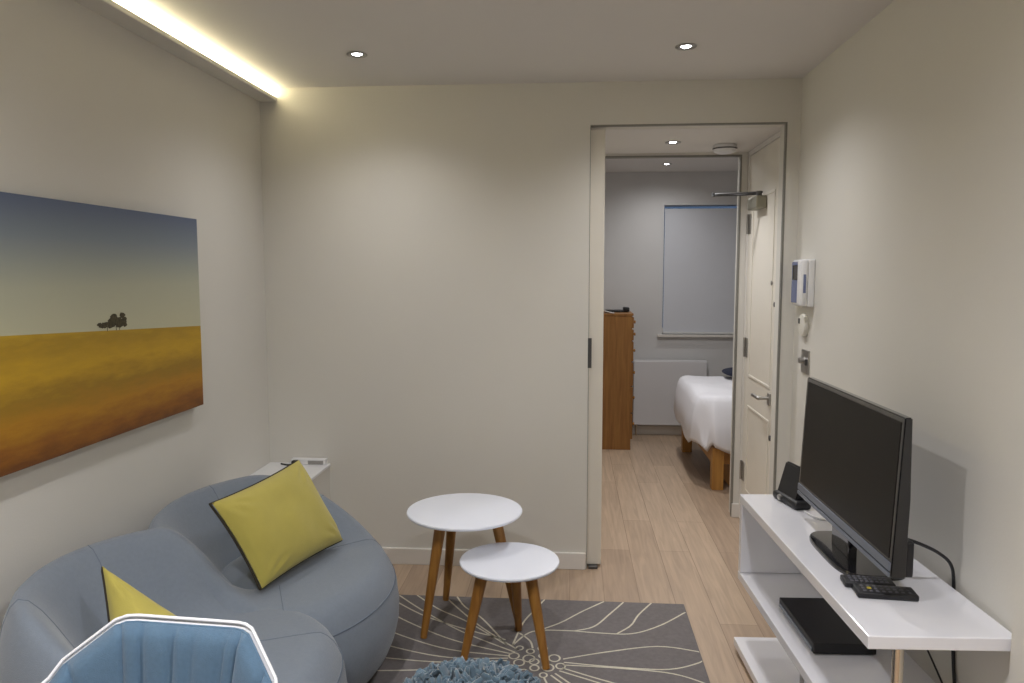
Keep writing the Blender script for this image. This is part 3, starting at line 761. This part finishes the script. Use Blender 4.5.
rd = thing('radiator', 'flat white panel radiator on the bedroom wall under the window', 'radiator', (.548, BY-.02, .10))
link('panel', B(0, .635, -.075, -.02, 0, .57, bev=.006), M['radiator'], rd)
link('top_grille', B(.004, .631, -.070, -.025, .57, .578, bev=.002), M['radiator'], rd)
for x in (.05, .58): link('wall_bracket', B(x-.01, x+.01, -.022, .02, .1, .5), M['radiator'], rd)
link('pipe', tube(bmesh.new(), [(.03, -.045, .002), (.03, -.045, -.10)], .008, 10), M['chrome'], rd, 60)
link('pipe', tube(bmesh.new(), [(.605, -.045, .002), (.605, -.045, -.10)], .008, 10), M['chrome'], rd, 60)

bd = thing('bed', 'oak bed frame under the white duvet in the bedroom', 'bed', (.94, 5.05, 0))
for y in (0, 1.07):
    link('leg', B(-.0-(.04 if y else 0), .075-(.04 if y else 0), y, y+.075, 0, .285, bev=.003), M['bedoak'], bd)
link('foot_rail', B(.004, .034, .070, 1.075, .17, .285, bev=.003), M['bedoak'], bd)
for y in (.03, 1.085):
    link('side_rail', B(.075, 1.95, y, y+.03, .17, .29, bev=.003), M['bedoak'], bd)
link('under_drawer', B(.12, .95, .045, .5, .02, .165, bev=.003), M['bedoak'], bd)
link('slats', B(.044, 1.95, .06, 1.085, .25, .28), M['bedoak'], bd)
for y in (0, 1.07): link('leg', B(1.95, 2.02, y, y+.075, 0, .9, bev=.003), M['bedoak'], bd)
link('headboard', B(1.955, 1.99, .075, 1.07, .28, .88, bev=.003), M['bedoak'], bd)
tag(link('mattress', B(.955, 2.88, 5.09, 6.15, .295, .50, bev=.03, seg=3), M['duvet'], None, 40), 'white mattress on the oak bed under the duvet', 'mattress')
# duvet: draped closed slab
bm = bmesh.new(); NX, NY = 70, 56
x0, x1, y0, y1 = .750, 2.75, 5.0, 6.23
def duv(i, j, top_):
    a, b = i/NX*2-1, j/NY*2-1
    x = (x0+x1)/2+a*(x1-x0)/2; y = (y0+y1)/2+b*(y1-y0)/2
    ea = max(0, (abs(a)-.80)/.20) if a < 0 else 0; eb = max(0, (abs(b)-.70)/.30)
    e = min(1, (ea**2.6+eb**2.6)**(1/2.6))
    n1 = noise.noise(Vector((x*3.2, y*3.2, .3)))*.022+noise.noise(Vector((x*8, y*8, 1.3)))*.008
    z = .495+.130*(1-e**2.4)**.5 + n1*(1-e*.5)
    hang = .0
    if e > .55: hang = (.19 if eb > ea and b < 0 else .19-.09*max(0, b))*((e-.55)/.45)**1.5
    z -= hang*(1+.15*math.sin(x*17+y*13))
    if ea > 0: x += .06*e*ea*(1 if e < 1 else 1)
    # corner droop pull-in
    cor = ea*eb; x += .08*cor; y += (-1 if b > 0 else 1)*.06*cor
    if not top_: z -= .030; x += .02*ea; y += (-1 if b > 0 else 1)*.02*eb
    return Vector((x, y, z))
for tp in (True, False):
    g = [[bm.verts.new(duv(i, j, tp)) for j in range(NY+1)] for i in range(NX+1)]
    for i in range(NX):
        for j in range(NY):
            f = (g[i][j], g[i+1][j], g[i+1][j+1], g[i][j+1]); bm.faces.new(f if tp else f[::-1])
    if tp: g0 = g
for i in range(NX):
    bm.faces.new((g0[i][0], g[i][0], g[i+1][0], g0[i+1][0])); bm.faces.new((g0[i+1][NY], g[i+1][NY], g[i][NY], g0[i][NY]))
for j in range(NY):
    bm.faces.new((g0[0][j+1], g[0][j+1], g[0][j], g0[0][j])); bm.faces.new((g0[NX][j], g[NX][j], g[NX][j+1], g0[NX][j+1]))
tag(link('duvet', bm, M['duvet'], None, 180), 'puffy white duvet hanging over the foot of the oak bed', 'duvet')
bm = bmesh.new(); bmesh.ops.create_uvsphere(bm, u_segments=32, v_segments=16, radius=1)
for v in bm.verts:
    x, y, z = v.co; k = 1/max(1e-6, (abs(x)**3.5+abs(y)**3.5)**(1/3.5))*math.hypot(x, y) if math.hypot(x, y) > 1e-4 else 1
    v.co = (x*k*.24, y*k*.16, z*.04)
tag(link('bed_cushion', bm, M['darkcushion'], None, 180, (1.42, 6.0, .672)), 'dark navy cushion lying on the white duvet', 'cushion')

# ------------------------------------------------------------------ world, camera
w = bpy.data.worlds.new('World'); bpy.context.scene.world = w; w.use_nodes = True
bg = w.node_tree.nodes['Background']; bg.inputs[0].default_value = (.19, .29, .48, 1); bg.inputs[1].default_value = .30

cam = bpy.data.cameras.new('Camera'); co = bpy.data.objects.new('Camera', cam); C.objects.link(co)
cam.sensor_width = 36; cam.lens = 760*36/1024; cam.clip_start = .02
yaw, tilt = R(4.4953), R(5.2250)
F = Vector((-math.sin(yaw)*math.cos(tilt), math.cos(yaw)*math.cos(tilt), -math.sin(tilt)))
co.location = (0, 0, 1.45); co.rotation_euler = F.to_track_quat('-Z', 'Y').to_euler()
sc = bpy.context.scene; sc.camera = co
sc.view_settings.view_transform = 'Standard'; sc.view_settings.look = 'None'; sc.view_settings.gamma = 1
sc.view_settings.use_curve_mapping = False; sc.view_settings.exposure = 0.36
